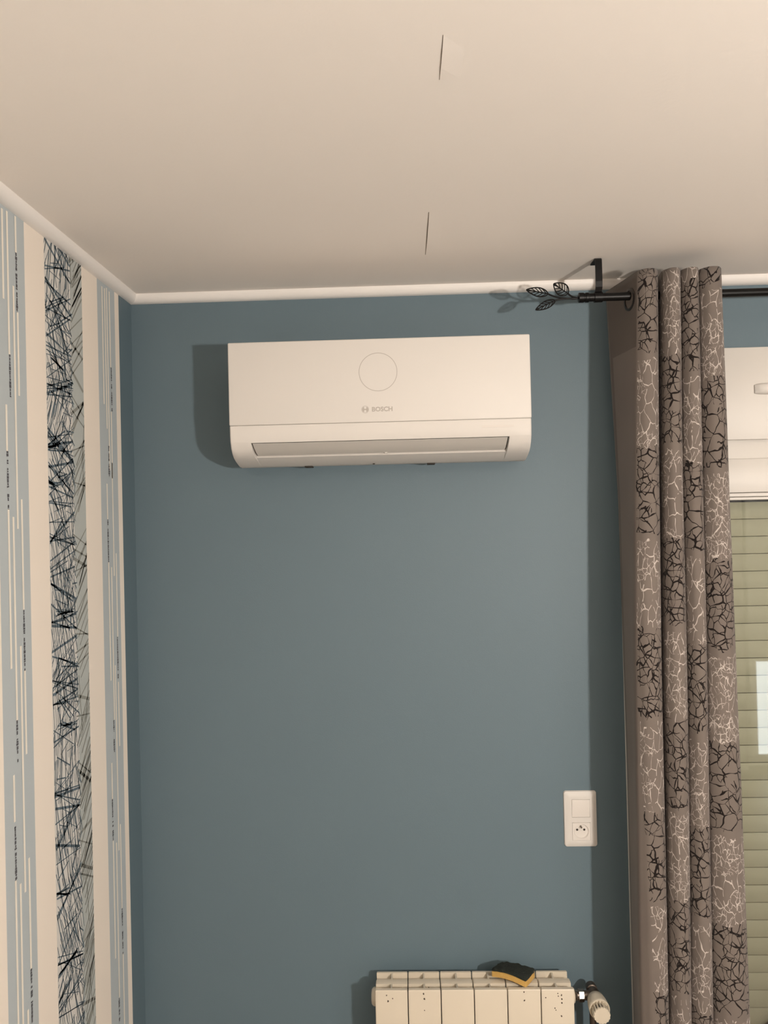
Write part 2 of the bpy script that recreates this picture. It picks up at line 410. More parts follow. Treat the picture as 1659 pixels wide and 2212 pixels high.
bm.faces.new(rows[0]); bm.faces.new(rows[-1][::-1])
for r0, r1 in zip(rows, rows[1:]): bm.faces.new((r0[0], r0[-1], r1[-1], r1[0]))
bmesh.ops.recalc_face_normals(bm, faces=bm.faces)
obj('grip', bm, M_PLAST, sb)

# ------------------------------------------------------------------ air conditioner
AX0, AX1 = -0.4255, 0.3025; AXM = (AX0+AX1)/2
aT, aS = ZC+0.436, ZC+0.2335
ac = thing('air_conditioner', 'white wall mounted split air conditioner high on the blue wall', 'air conditioner', (AXM, 0, ZC+0.14))
full = [(-0.0008, aT-0.004), (-0.186, aT-0.004), (-0.1885, aS+0.012), (-0.1885, aS+0.003), (-0.1985, aS+0.0005), (-0.1992, aS-0.004), (-0.1985, ZC+0.212), (-0.1965, ZC+0.1960)]
curve = [(-0.1950, ZC+0.1930), (-0.188, ZC+0.180), (-0.176, ZC+0.1685), (-0.160, ZC+0.1595), (-0.140, ZC+0.1530), (-0.116, ZC+0.1475), (-0.092, ZC+0.1425)]
tail = [(-0.06, ZC+0.1415), (-0.0008, ZC+0.156)]
NR = [(-0.1945, ZC+0.1925), (-0.182, ZC+0.1905), (-0.160, ZC+0.172), (-0.150, ZC+0.1655), (-0.1535, ZC+0.1595), (-0.1320, ZC+0.1525), (-0.092, ZC+0.1425)]
def profs(rec): return full+(NR if rec else curve)+tail
lt, lb = PY(541.5, 955.5, -0.195).x, PY(554, 988, -0.156).x
rt, rb = PY(1101, 942, -0.195).x, PY(1094, 972, -0.156).x
npf = len(full); nc = len(curve)
def xs_at(kind):
    out = []
    for i in range(len(full)+nc+len(tail)):
        t = min(max((i-npf)/4.0, 0), 1)
        if kind == 'l': x = lt+(lb-lt)*t
        elif kind == 'r': x = rt+(rb-rt)*t
        else: x = kind
        out.append(x)
    return out
stations = [(AX0+0.001, 0), (AX0+0.0035, 0), (AX0+0.02, 0), ('l', 0), ('l', 1), ('r', 1), ('r', 0), (AX1-0.02, 0), (AX1-0.0035, 0), (AX1-0.001, 0)]
bm = bmesh.new(); rings = []
for si, (kind, rec) in enumerate(stations):
    xs = xs_at(kind); ring = []
    for i, (yy, zz) in enumerate(profs(rec)):
        x = xs[i]
        if si in (0, len(stations)-1) and 0 < i < len(xs)-1: yy += 0.0025; 
        if si == 4 and npf <= i < npf+4: x += 0.001
        if si == 5 and npf <= i < npf+4: x -= 0.001
        ring.append(bm.verts.new((x, yy, zz)))
    rings.append(ring)
for a, b in zip(rings, rings[1:]):
    for i in range(len(a)): 
        j = (i+1) % len(a); bm.faces.new((a[i], a[j], b[j], b[i]))
bm.faces.new(rings[0][::-1]); bm.faces.new(rings[-1])
bmesh.ops.recalc_face_normals(bm, faces=bm.faces)
obj('casing', bm, M_PLAST, ac, smooth=28)
fp = obj('front_panel', B(AX0, AX1, -0.2005, -0.1895, aS+0.0012, aT, bev=0.0035, seg=3), M_PLAST, ac)
# air outlet: dark-coloured sheet standing for the slot's shade, and louver flap
bm = bmesh.new(); g = 0.0022
def quadstrip(bm, xl0, xl1, xr0, xr1, prof):
    L = []; n = len(prof)
    for k, (yy, zz) in enumerate(prof):
        t = k/(n-1); L.append((bm.verts.new((xl0+(xl1-xl0)*t, yy, zz)), bm.verts.new((xr0+(xr1-xr0)*t, yy, zz))))
    for a, b in zip(L, L[1:]): bm.faces.new((a[0], a[1], b[1], b[0]))
quadstrip(bm, lt+.0012, lb+.001, rt-.0012, rb-.001, [(-0.1938, ZC+0.1921), (-0.1825, ZC+0.1898), (-0.1603, ZC+0.1712), (-0.1508, ZC+0.1655)])
obj('outlet_slot_shade', bm, M_DARK, ac, smooth=0)
bm = bmesh.new()
lp = [(-0.1958, ZC+0.1910), (-0.1830, ZC+0.1800), (-0.1670, ZC+0.1690), (-0.1560, ZC+0.1640)]
ins = [(-0.150, ZC+0.1665), (-0.163, ZC+0.1745), (-0.180, ZC+0.1850), (-0.1900, ZC+0.1915)]
loopL = [(lt+0.0045+(lb-lt)*(k/3), a, b) for k, (a, b) in enumerate(lp)]+[(lt+0.0045+(lb-lt)*(1-k/3), a, b) for k, (a, b) in enumerate(ins)]
loopR = [(rt-0.0045+(rb-rt)*(k/3), a, b) for k, (a, b) in enumerate(lp)]+[(rt-0.0045+(rb-rt)*(1-k/3), a, b) for k, (a, b) in enumerate(ins)]
va = [bm.verts.new(p) for p in loopL]; vb = [bm.verts.new(p) for p in loopR]
for k in range(8): bm.faces.new((va[k], va[(k+1) % 8], vb[(k+1) % 8], vb[k]))
bm.faces.new(va[::-1]); bm.faces.new(vb); bmesh.ops.recalc_face_normals(bm, faces=bm.faces)
obj('louver', bm, M_LOUV, ac, smooth=30)
bm = bmesh.new(); p = PY(834, 983, -.157)
box(bm, p.x-0.0035, p.x+0.0035, -0.1585, -0.152, ZC+0.1625, ZC+0.1665, bev=0.0008); obj('louver_tab', bm, M_LOUV, ac)
# ring, emblem and lettering on the panel
c = PY(816.5, 803.5, -0.2005); bm = bmesh.new(); n = 72; r0, r1 = 0.0450, 0.0464
va = [bm.verts.new((c.x+r0*math.cos(2*math.pi*k/n), -0.2008, c.z+r0*math.sin(2*math.pi*k/n))) for k in range(n)]
vb = [bm.verts.new((c.x+r1*math.cos(2*math.pi*k/n), -0.2008, c.z+r1*math.sin(2*math.pi*k/n))) for k in range(n)]
for k in range(n): bm.faces.new((va[k], va[(k+1) % n], vb[(k+1) % n], vb[k]))
bmesh.ops.recalc_face_normals(bm, faces=bm.faces)
obj('ring_mark', bm, M_GREY, fp, smooth=0)['label'] = 'thin grey circle'
c = PY(789, 884.5, -0.2005); bm = bmesh.new()
def flat(bm, pts, y=-0.2008): 
    f = bm.faces.new([bm.verts.new((a, y, b)) for a, b in pts]); return f
def ringf(bm, cx, cz, ri, ro, a0=0, a1=360, n=40, y=-0.2008):
    prev = None
    for k in range(n+1):
        a = math.radians(a0+(a1-a0)*k/n); cur = (bm.verts.new((cx+ri*math.cos(a), y, cz+ri*math.sin(a))), bm.verts.new((cx+ro*math.cos(a), y, cz+ro*math.sin(a))))
        if prev: bm.faces.new((prev[0], cur[0], cur[1], prev[1]))
        prev = cur
ringf(bm, c.x, c.z, 0.0078, 0.0088)
for s in (0, 180):                              # armature halves and cross bar
    pts = []
    for k in range(13):
        a = math.radians(s-58+116*k/12); pts.append((c.x+0.0072*math.cos(a), c.z+0.0072*math.sin(a)))
    sg = 1 if s == 0 else -1
    flat(bm, pts+[(c.x+sg*0.0026, c.z+sg*0.0058), (c.x+sg*0.0026, c.z-sg*0.0058)])
flat(bm, [(c.x-0.0026, c.z-0.0015), (c.x+0.0026, c.z-0.0015), (c.x+0.0026, c.z+0.0015), (c.x-0.0026, c.z+0.0015)])
obj('emblem', bm, M_GREY, fp, smooth=0)
cu = bpy.data.curves.new('t', 'FONT'); cu.body = 'BOSCH'; cu.size = 0.0150; cu.offset = 0.00045; cu.resolution_u = 3
to = bpy.data.objects.new('t', cu); COL.objects.link(to)
bpy.context.view_layer.update()
me = bpy.data.meshes.new_from_object(to.evaluated_get(bpy.context.evaluated_depsgraph_get())); bpy.data.objects.remove(to)
bm = bmesh.new(); bm.from_mesh(me); bpy.data.meshes.remove(me)
xs = [v.co.x for v in bm.verts]; w0, w1 = min(xs), max(xs)
la, lb_ = PY(803.5, 884, -0.2005), PY(848, 883, -0.2005)
zs = [v.co.y for v in bm.verts]; zmid = (min(zs)+max(zs))/2
for v in bm.verts:
    v.co = Vector((la.x+(v.co.x-w0)/(w1-w0)*(lb_.x-la.x), -0.2008, (la.z+lb_.z)/2+(v.co.y-zmid)))
obj('lettering', bm, M_GREY, fp, smooth=0)
a, b = PY(1041, 921, -0.1995), PY(1110, 918, -0.1995); bm = bmesh.new()
box(bm, a.x, b.x, -0.1996, -0.1990, a.z-0.0028, a.z+0.0022); obj('display_mark', bm, M_GREY2, ac, smooth=0)
for px, py in ((668, 1007), (931, 1001)):
    p = PY(px, py, -0.06); bm = B(p.x-0.010, p.x+0.010, -0.075, -0.045, ZC+0.1385, ZC+0.1425, bev=0.001); obj('bottom_clip', bm, M_DARK, ac)
p = PY(808, 1003, -0.08); obj('bottom_dark_bit', B(p.x-0.0025, p.x+0.0025, -0.095, -0.088, ZC+0.1408, ZC+0.1432), M_DARK, ac)  # small dark block on the underside

# ------------------------------------------------------------------ switch and socket plate
SX0, SX1 = PY(1217.5, 1712, -.009).x, PY(1289, 1710, -.009).x
SZ1, SZ0 = PY(1252, 1709.5, -.009).z, PY(1257, 1830.5, -.009).z
sp = thing('switch_socket_plate', 'white double wall plate with light switch above a power socket', 'wall socket', ((SX0+SX1)/2, 0, SZ0))
SXM = (SX0+SX1)/2+0.0005; hm = 0.0228
z_s = PY(1255, 1746, -.009).z; z_p = PY(1257, 1796, -.009).z
bm = bmesh.new()
# frame: outer rounded rim rising to a raised flat with two square openings
outer0 = rrect(SX0, SX1, SZ0, SZ1, 0.007, -0.0006); outer1 = rrect(SX0+.0012, SX1-.0012, SZ0+.0012, SZ1-.0012, 0.0065, -0.0055)
mid = rrect(SX0+.009, SX1-.009, SZ0+.010, SZ1-.010, 0.004, -0.0098)
inn = rrect(SXM-hm-.003, SXM+hm+.003, z_p-hm-.003, z_s+hm+.003, 0.0015, -0.0098)
loops = [[bm.verts.new(p) for p in L] for L in (outer0, outer1, mid, inn)]
n = len(outer0)
for a, b in zip(loops, loops[1:]):
    for k in range(n): bm.faces.new((a[k], a[(k+1) % n], b[(k+1) % n], b[k]))
bmesh.ops.recalc_face_normals(bm, faces=bm.faces)
box(bm, SXM-hm-.003, SXM+hm+.003, -0.0098, -0.006, z_p+hm+.0006, z_s-hm-.0006)
for zc2 in (z_s, z_p):
    box(bm, SXM-hm-.003, SXM-hm-.0005, -0.0098, -0.006, zc2-hm-.001, zc2+hm+.001); box(bm, SXM+hm+.0005, SXM+hm+.003, -0.0098, -0.006, zc2-hm-.001, zc2+hm+.001)
box(bm, SXM-hm-.003, SXM+hm+.003, -0.0098, -0.006, z_s+hm+.0005, z_s+hm+.003); box(bm, SXM-hm-.003, SXM+hm+.003, -0.0098, -0.006, z_p-hm-.003, z_p-hm-.0005)
obj('cover_frame', bm, M_PLAST, sp, smooth=35)
obj('mounting_plate', B(SX0+.006, SX1-.006, -0.0052, -0.0006, SZ0+.006, SZ1-.006), M_GAP, sp, smooth=0)
bm = bmesh.new(); prism(bm, [(SXM-hm, -0.0055, z_s-hm), (SXM-hm, -0.0088, z_s-hm), (SXM-hm, -0.0118, z_s+hm*.75), (SXM-hm, -0.0112, z_s+hm), (SXM-hm, -0.0055, z_s+hm)], (2*hm, 0, 0))
obj('rocker', bm, M_PLAST2, sp, smooth=20)
# socket insert with a round well
bm = bmesh.new(); n = 40; R1, R2, yf, yw = 0.0192, 0.0172, -0.0102, 0.012
zc2 = z_p
sq = []
for k in range(n):
    a = 2*math.pi*k/n; m = max(abs(math.cos(a)), abs(math.sin(a))); sq.append((SXM+hm*math.cos(a)/m, zc2+hm*math.sin(a)/m))
L0 = [bm.verts.new((a, -0.0055, b)) for a, b in sq]; L1 = [bm.verts.new((a, yf, b)) for a, b in sq]
L2 = [bm.verts.new((SXM+R1*math.cos(2*math.pi*k/n), yf, zc2+R1*math.sin(2*math.pi*k/n))) for k in range(n)]
yw = -0.0058
L3 = [bm.verts.new((SXM+R2*math.cos(2*math.pi*k/n), yw, zc2+R2*math.sin(2*math.pi*k/n))) for k in range(n)]
for a, b in ((L0, L1), (L1, L2), (L2, L3)):
    for k in range(n): bm.faces.new((a[k], a[(k+1) % n], b[(k+1) % n], b[k]))
bm.faces.new(L3); bmesh.ops.recalc_face_normals(bm, faces=bm.faces)
sk = obj('socket_insert', bm, M_PLAST2, sp, smooth=35)
for s in (-1, 1):
    bm = bmesh.new(); lathe(bm, (SXM+s*0.0092-.001, yw-0.0002, zc2+0.0035), (0, -1, 0), [(0, 0.0029), (0.0003, 0.0029)], 16); obj('contact_hole', bm, M_DARK, sk)
bm = bmesh.new(); lathe(bm, (SXM-.001, yw, zc2+0.0125), (0, -1, 0), [(0, 0.0024), (0.010, 0.0024), (0.012, 0.0012)], 12); obj('earth_pin', bm, M_CHROME, sk)

# ------------------------------------------------------------------ radiator
YF, YR = -0.130, -0.040
rx0, rx1 = PY(810, 2160, YF).x, PY(1241, 2150, YF).x
zF = PY(1025, 2139, YF).z; zT = PY(1020, 2098.5, YR).z
YM0, YM1 = -0.071, -0.090
zM0, zM = PY(1025, 2114.5, YM0).z, PY(1025, 2122.5, YM1).z
pit = (rx1-rx0)/6; RB = 0.10
rad = thing('radiator', 'cream six section aluminium radiator below the air conditioner', 'radiator', ((rx0+rx1)/2, -0.085, RB))
PR = [(YF, RB), (YF, zF-0.003), (YF+0.002, zF), (YF+0.011, zF), (YF+0.012, zF-0.014), (YM1-0.005, zM-0.013), (YM1-0.003, zM-0.001), (YM1, zM), (YM0, zM0), (YM0+0.001, zM0-0.016), (YR-0.006, zT-0.013), (YR-0.004, zT), (YR+0.002, zT), (YR+0.003, zT-.002), (YR+0.003, RB)]
WEB = ([(YF+0.010, zF-0.0008), (YF+0.010, zF-0.017), (YM1-0.001, zM-0.016), (YM1-0.001, zM-0.0008)], [(YM0-0.001, zM0-0.0008), (YM0-0.001, zM0-0.019), (YR-0.003, zT-0.016), (YR-0.003, zT-0.0008)])
first = None
chips = [[(835, 2150), (848, 2157), (838, 2163)], [(915, 2147), (917, 2158), (917, 2183), (926, 2132)], [], [], [(1132, 2143), (1133, 2161)], [(1205, 2146), (1213, 2150), (1206, 2152), (1214, 2158), (1214, 2166), (1201, 2182), (1199, 2178), (1179, 2155), (1213, 2195)]]
rc = random.Random(3)
for k in range(6):
    x0 = rx0+pit*k+0.0012; x1 = rx0+pit*(k+1)-0.0012
    if first is None:
        bm = bmesh.new(); prism(bm, [(x0, a, b) for a, b in PR], (x1-x0, 0, 0))
        bmesh.ops.bevel(bm, geom=[e_ for e_ in bm.edges if abs(e_.verts[0].co.x-e_.verts[1].co.x) < 1e-6], offset=0.0012, segments=2, affect='EDGES')
        first = s0 = obj('section', bm, M_RAD, rad, smooth=35)
        g0 = []
        xm = (x0+x1)/2
        for wb in WEB:
            bm = bmesh.new(); prism(bm, [(xm-.002, a_, b_) for a_, b_ in wb], (0.004, 0, 0)); g0.append(obj('gusset', bm, M_RAD, s0, smooth=0))
        sec = s0
    else:
        sec = first.copy(); COL.objects.link(sec); sec.parent = rad; sec.location = (pit*k, 0, 0)
        for g in g0:
            c2 = g.copy(); COL.objects.link(c2); c2.parent = sec
    if chips[k]:
        bm = bmesh.new()
        for px, py in chips[k]:
            on_top = py < 2138
            p = PY(px, py, YF-0.0003) if not on_top else PY(px, py, -0.105)
            nn = 7; r = rc.uniform(.0014, .0028); 
            if on_top: p.z = p.z
            bm.faces.new([bm.verts.new((p.x+r*rc.uniform(.5, 1.2)*math.cos(2*math.pi*j/nn), p.y-(.004 if on_top else 0), p.z+r*rc.uniform(.6, 1.5)*math.sin(2*math.pi*j/nn))) for j in range(nn)][::-1])
        w = rad.location; bmesh.ops.translate(bm, verts=bm.verts, vec=-Vector((pit*k, 0, 0)))
        ch = obj('paint_chips', bm, M_CHIP, rad, smooth=0); ch.location = (pit*k, 0, 0); ch['kind'] = 'stuff'
zv = PY(1243, 2150, -0.085).z
bm = bmesh.new(); lathe(bm, (rx0+.001, -0.085, zv), (-1, 0, 0), [(0, .021), (.005, .0215), (.009, .019), (.011, .0165), (.012, .010)], 24); obj('end_plug', bm, M_RAD, rad)
bm = bmesh.new(); lathe(bm, (rx1-.001, -0.085, zv), (1, 0, 0), [(0, .0185), (.006, .0185), (.009, .016)], 24); obj('bushing', bm, M_RAD, rad)
tv = thing('radiator_valve', 'thermostatic radiator valve with ribbed cream head and chrome nut', 'valve', (PY(1283, 2142, -.085).x, -0.085, zv-0.03))
xv = tv.location.x
bm = bmesh.new(); lathe(bm, (rx1+.008, -0.085, zv), (1, 0, 0), [(0, .0105), (.002, .0125), (.004, .0115), (.006, .0125), (.010, .0115), (.014, .0115)], 20); obj('nipple', bm, M_CHROME, tv)
bm = bmesh.new(); lathe(bm, (rx1+.018, -0.085, zv), (1, 0, 0), [(0, .0135), (.001, .015), (.013, .015), (.014, .0135)], 6); obj('union_nut', bm, M_CHROME, tv, smooth=20)
bm = bmesh.new(); lathe(bm, (xv, -0.044, zv), (0, -1, 0), [(0, .009), (.001, .0130), (.010, .0140), (.020, .0140), (.021, .0115), (.026, .012), (.036, .0160), (.046, .0160), (.050, .0135), (.057, .0135)], 24)
tube(bm, [(rx1+.030, -0.085, zv), (xv, -0.085, zv)], .0115, 16); obj('valve_body', bm, M_BRASS, tv)
bm = tube(bmesh.new(), [(xv, -0.066, zv-0.008), (xv, -0.066, zv-0.05), (xv, -0.066, 0.001)], 0.0085, 14); obj('inlet_pipe', bm, M_BRASS, tv)
bm = bmesh.new(); lathe(bm, (xv, -0.098, zv), (0, -1, 0), [(0, .0170), (.003, .0205), (.020, .0235), (.040, .0250), (.046, .0252), (.0475, .0242), (.0470, .0222), (.044, .0210)], 32); hd = obj('thermostatic_head', bm, M_RAD, tv)
bm = bmesh.new(); NT = 16; rings = []
for h, ra, rb_ in ((.042, .0200, .0155), (.060, .0208, .0162), (.068, .0208, .0192), (.0715, .0198, .0184)):
    ring = []
    for k in range(NT*4):
        a = 2*math.pi*k/(NT*4); r = ra if (k % 4) < 2 else rb_; ring.append(bm.verts.new((xv+r*math.cos(a), -0.098-h, zv+r*math.sin(a))))
    rings.append(ring)
for a, b in zip(rings, rings[1:]):
    for k in range(NT*4): bm.faces.new((a[k], a[(k+1) % (NT*4)], b[(k+1) % (NT*4)], b[k]))
bm.faces.new(rings[-1]); bm.faces.new(rings[0]); bmesh.ops.recalc_face_normals(bm, faces=bm.faces)
obj('dial', bm, M_RAD, hd, smooth=30)
bm = bmesh.new()
for k in range(NT):
    a0 = 2*math.pi*(4*k+2.0)/(NT*4); a1 = 2*math.pi*(4*k+3.0)/(NT*4)
    vs = []
    for h, r in ((.048, .0163), (.064, .0182)):
        for a in (a0, a1): vs.append(bm.verts.new((xv+r*math.cos(a), -0.098-h, zv+r*math.sin(a))))
    bm.faces.new((vs[0], vs[1], vs[3], vs[2]))
gsl = obj('grip_slot_shade', bm, M_DARK, hd, smooth=0); gsl['kind'] = 'stuff'  # dark patches laid in the dial grooves as painted shade

# sponge lying across the radiator sections
cA, cB, cC, cD = PY(1060, 2096, -0.075), PY(1084, 2079, -0.038), PY(1157, 2095, -0.067), PY(1136, 2120, -0.124)
spn = thing('sponge', 'worn yellow kitchen sponge with dark scouring pad on the radiator', 'sponge', ((cA+cC)/2 - Vector((0, 0, .03))))
def sheet(name, t0, t1, m, seed, amp):
    bm = bmesh.new(); nu, nv = 22, 14
    top = [[None]*(nv+1) for _ in range(nu+1)]; bot = [[None]*(nv+1) for _ in range(nu+1)]
    for i in range(nu+1):
        for j in range(nv+1):
            u, v = i/nu, j/nv
            p = cA*(1-u)*(1-v)+cB*(1-u)*v+cC*u*v+cD*u*(1-v)
            cen = (cA+cB+cC+cD)/4
            cr = max(abs(2*u-1), abs(2*v-1)); pull = 1-0.05*(min(abs(2*u-1), abs(2*v-1))**6)
            p = cen+(p-cen)*pull
            p = p + Vector((0, 0, 0.006*math.sin(math.pi*u)*(1-v*.5)-0.001))
            d = noise.noise(Vector((u*9+seed, v*7, seed)))*amp; d2 = noise.noise(Vector((u*9+seed, v*7, seed+5)))*amp*.5
            edge = 0.0015 if cr > .99 else 0
            top[i][j] = bm.verts.new(p+Vector((d2, d2, t1+d-edge))); bot[i][j] = bm.verts.new(p+Vector((d2, -d2, t0)))
    for i in range(nu):
        for j in range(nv):
            bm.faces.new((top[i][j], top[i+1][j], top[i+1][j+1], top[i][j+1])); bm.faces.new((bot[i][j], bot[i][j+1], bot[i+1][j+1], bot[i+1][j]))
    for i in range(nu):
        bm.faces.new((top[i][0], bot[i][0], bot[i+1][0], top[i+1][0])); bm.faces.new((top[i][nv], top[i+1][nv], bot[i+1][nv], bot[i][nv]))
    for j in range(nv):
        bm.faces.new((top[0][j], top[0][j+1], bot[0][j+1], bot[0][j])); bm.faces.new((top[nu][j], bot[nu][j], bot[nu][j+1], top[nu][j+1]))
    bmesh.ops.recalc_face_normals(bm, faces=bm.faces)
    return obj(name, bm, m, spn, smooth=60)
sheet('foam', -0.0150, -0.0005, M_SPONGE, 2.0, 0.0006)
sheet('scouring_pad', -0.0004, 0.005, M_SCOUR, 7.0, 0.0035)

# ------------------------------------------------------------------ curtain rod
YROD = -0.185
ra_, rb2 = PY(1265, 646, YROD), PY(1659, 627.5, YROD)
zrod = (ra_.z+rb2.z)/2
rx_l = PY(1262, 646, YROD).x
rod = thing('curtain_rod', 'black metal curtain rod with leaf finial hung from the ceiling', 'curtain rod', (rx_l, YROD, zrod))
bm = tube(bmesh.new(), [(rx_l, YROD, zrod), (2.62, YROD, zrod)], 0.0098, 20); obj('pole', bm, M_BLACK, rod)
bm = bmesh.new(); lathe(bm, (rx_l-0.014, YROD, zrod), (1, 0, 0), [(0, .006), (.001, .0118), (.012, .0118), (.013, .0105), (.016, .0105), (.017, .0118), (.024, .0118), (.025, .0098)], 24); fin = obj('end_cap', bm, M_BLACK, rod)
def fpt(px, py): return PY(px, py, YROD)
bm = bmesh.new()
def bez(p0, p1, p2, n=12): return [(p0*(1-t)**2+p1*2*t*(1-t)+p2*t*t) for t in [k/n for k in range(n+1)]]
root = Vector((rx_l-0.013, YROD, zrod))
tube(bm, [root, fpt(1235, 645.0)], 0.0030, 8)
tube(bm, bez(fpt(1238, 645), fpt(1205, 646), fpt(1184, 635)), 0.0022, 8)
tube(bm, bez(fpt(1238, 645), fpt(1212, 645), fpt(1199, 649)), 0.0022, 8)
tube(bm, bez(fpt(1245, 643), fpt(1234, 642), fpt(1227, 634)), 0.0022, 8)
obj('stem', bm, M_BLACK, rod)
def leaf(base, tip, width):
    a, b = fpt(*base), fpt(*tip); L = (b-a).length; ax = (b-a)/L; pn = Vector((0, 1, 0)).cross(ax)
    bm = bmesh.new(); N = 18; up, dn = [], []
    hw = lambda t: width*math.sin(math.pi*t**0.80)**0.8 if 0 < t < 1 else 0
    for k in range(N+1):
        t = k/N; up.append(a+ax*L*t+pn*hw(t)); dn.append(a+ax*L*t-pn*hw(t))
    tube(bm, up, 0.0015, 6); tube(bm, dn, 0.0015, 6); tube(bm, [a, b], 0.0014, 6)
    for k in range(5):
        t0 = 0.08+0.16*k
        for s in (1, -1):
            t1 = min(t0+0.24, 0.96); p0 = a+ax*L*t0; p1 = a+ax*L*t1+pn*s*hw(t1)*0.97
            tube(bm, bez(p0, (p0+p1)/2+pn*s*hw(t1)*.12, p1, 4), 0.0012, 5)
    return obj('leaf', bm, M_BLACK, rod)
leaf((1184, 635), (1137, 626), 0.0105); leaf((1227, 634.5), (1196, 613), 0.0150); leaf((1199, 649), (1157, 669.5), 0.0088)
# ceiling bracket
bx = PY(1294, 590, -0.20).x
for bx in (bx, 2.55):
    bm = bmesh.new()
    path = [(-0.150, CEIL-0.0022), (-0.192, CEIL-0.0022), (-0.1965, CEIL-0.006), (-0.1975, CEIL-0.03), (-0.1975, zrod+0.035), (-0.196, zrod+0.022), (-0.190, zrod+0.013), (-0.183, zrod+0.0105)]
    th = 0.0016
    for (y0, z0), (y1, z1) in zip(path, path[1:]):
        d = Vector((0, y1-y0, z1-z0)).normalized(); n_ = Vector((1, 0, 0)).cross(d)*th
        e0, e1 = Vector((bx-.008, y0, z0))-d*.0006, Vector((bx-.008, y1, z1))+d*.0006
        prism(bm, [e0+n_, e0-n_, e1-n_, e1+n_], (0.016, 0, 0))
    lathe(bm, (bx-.010, YROD, zrod), (1, 0, 0), [(0, .0100), (.0005, .0122), (.0195, .0122), (.020, .0100)], 24)
    obj('bracket', bm, M_BLACK, rod, smooth=30)
bm = bmesh.new(); lathe(bm, (2.634, YROD, zrod), (-1, 0, 0), [(0, .006), (.001, .0118), (.024, .0118), (.025, .0098)], 24); obj('end_cap', bm, M_BLACK, rod)

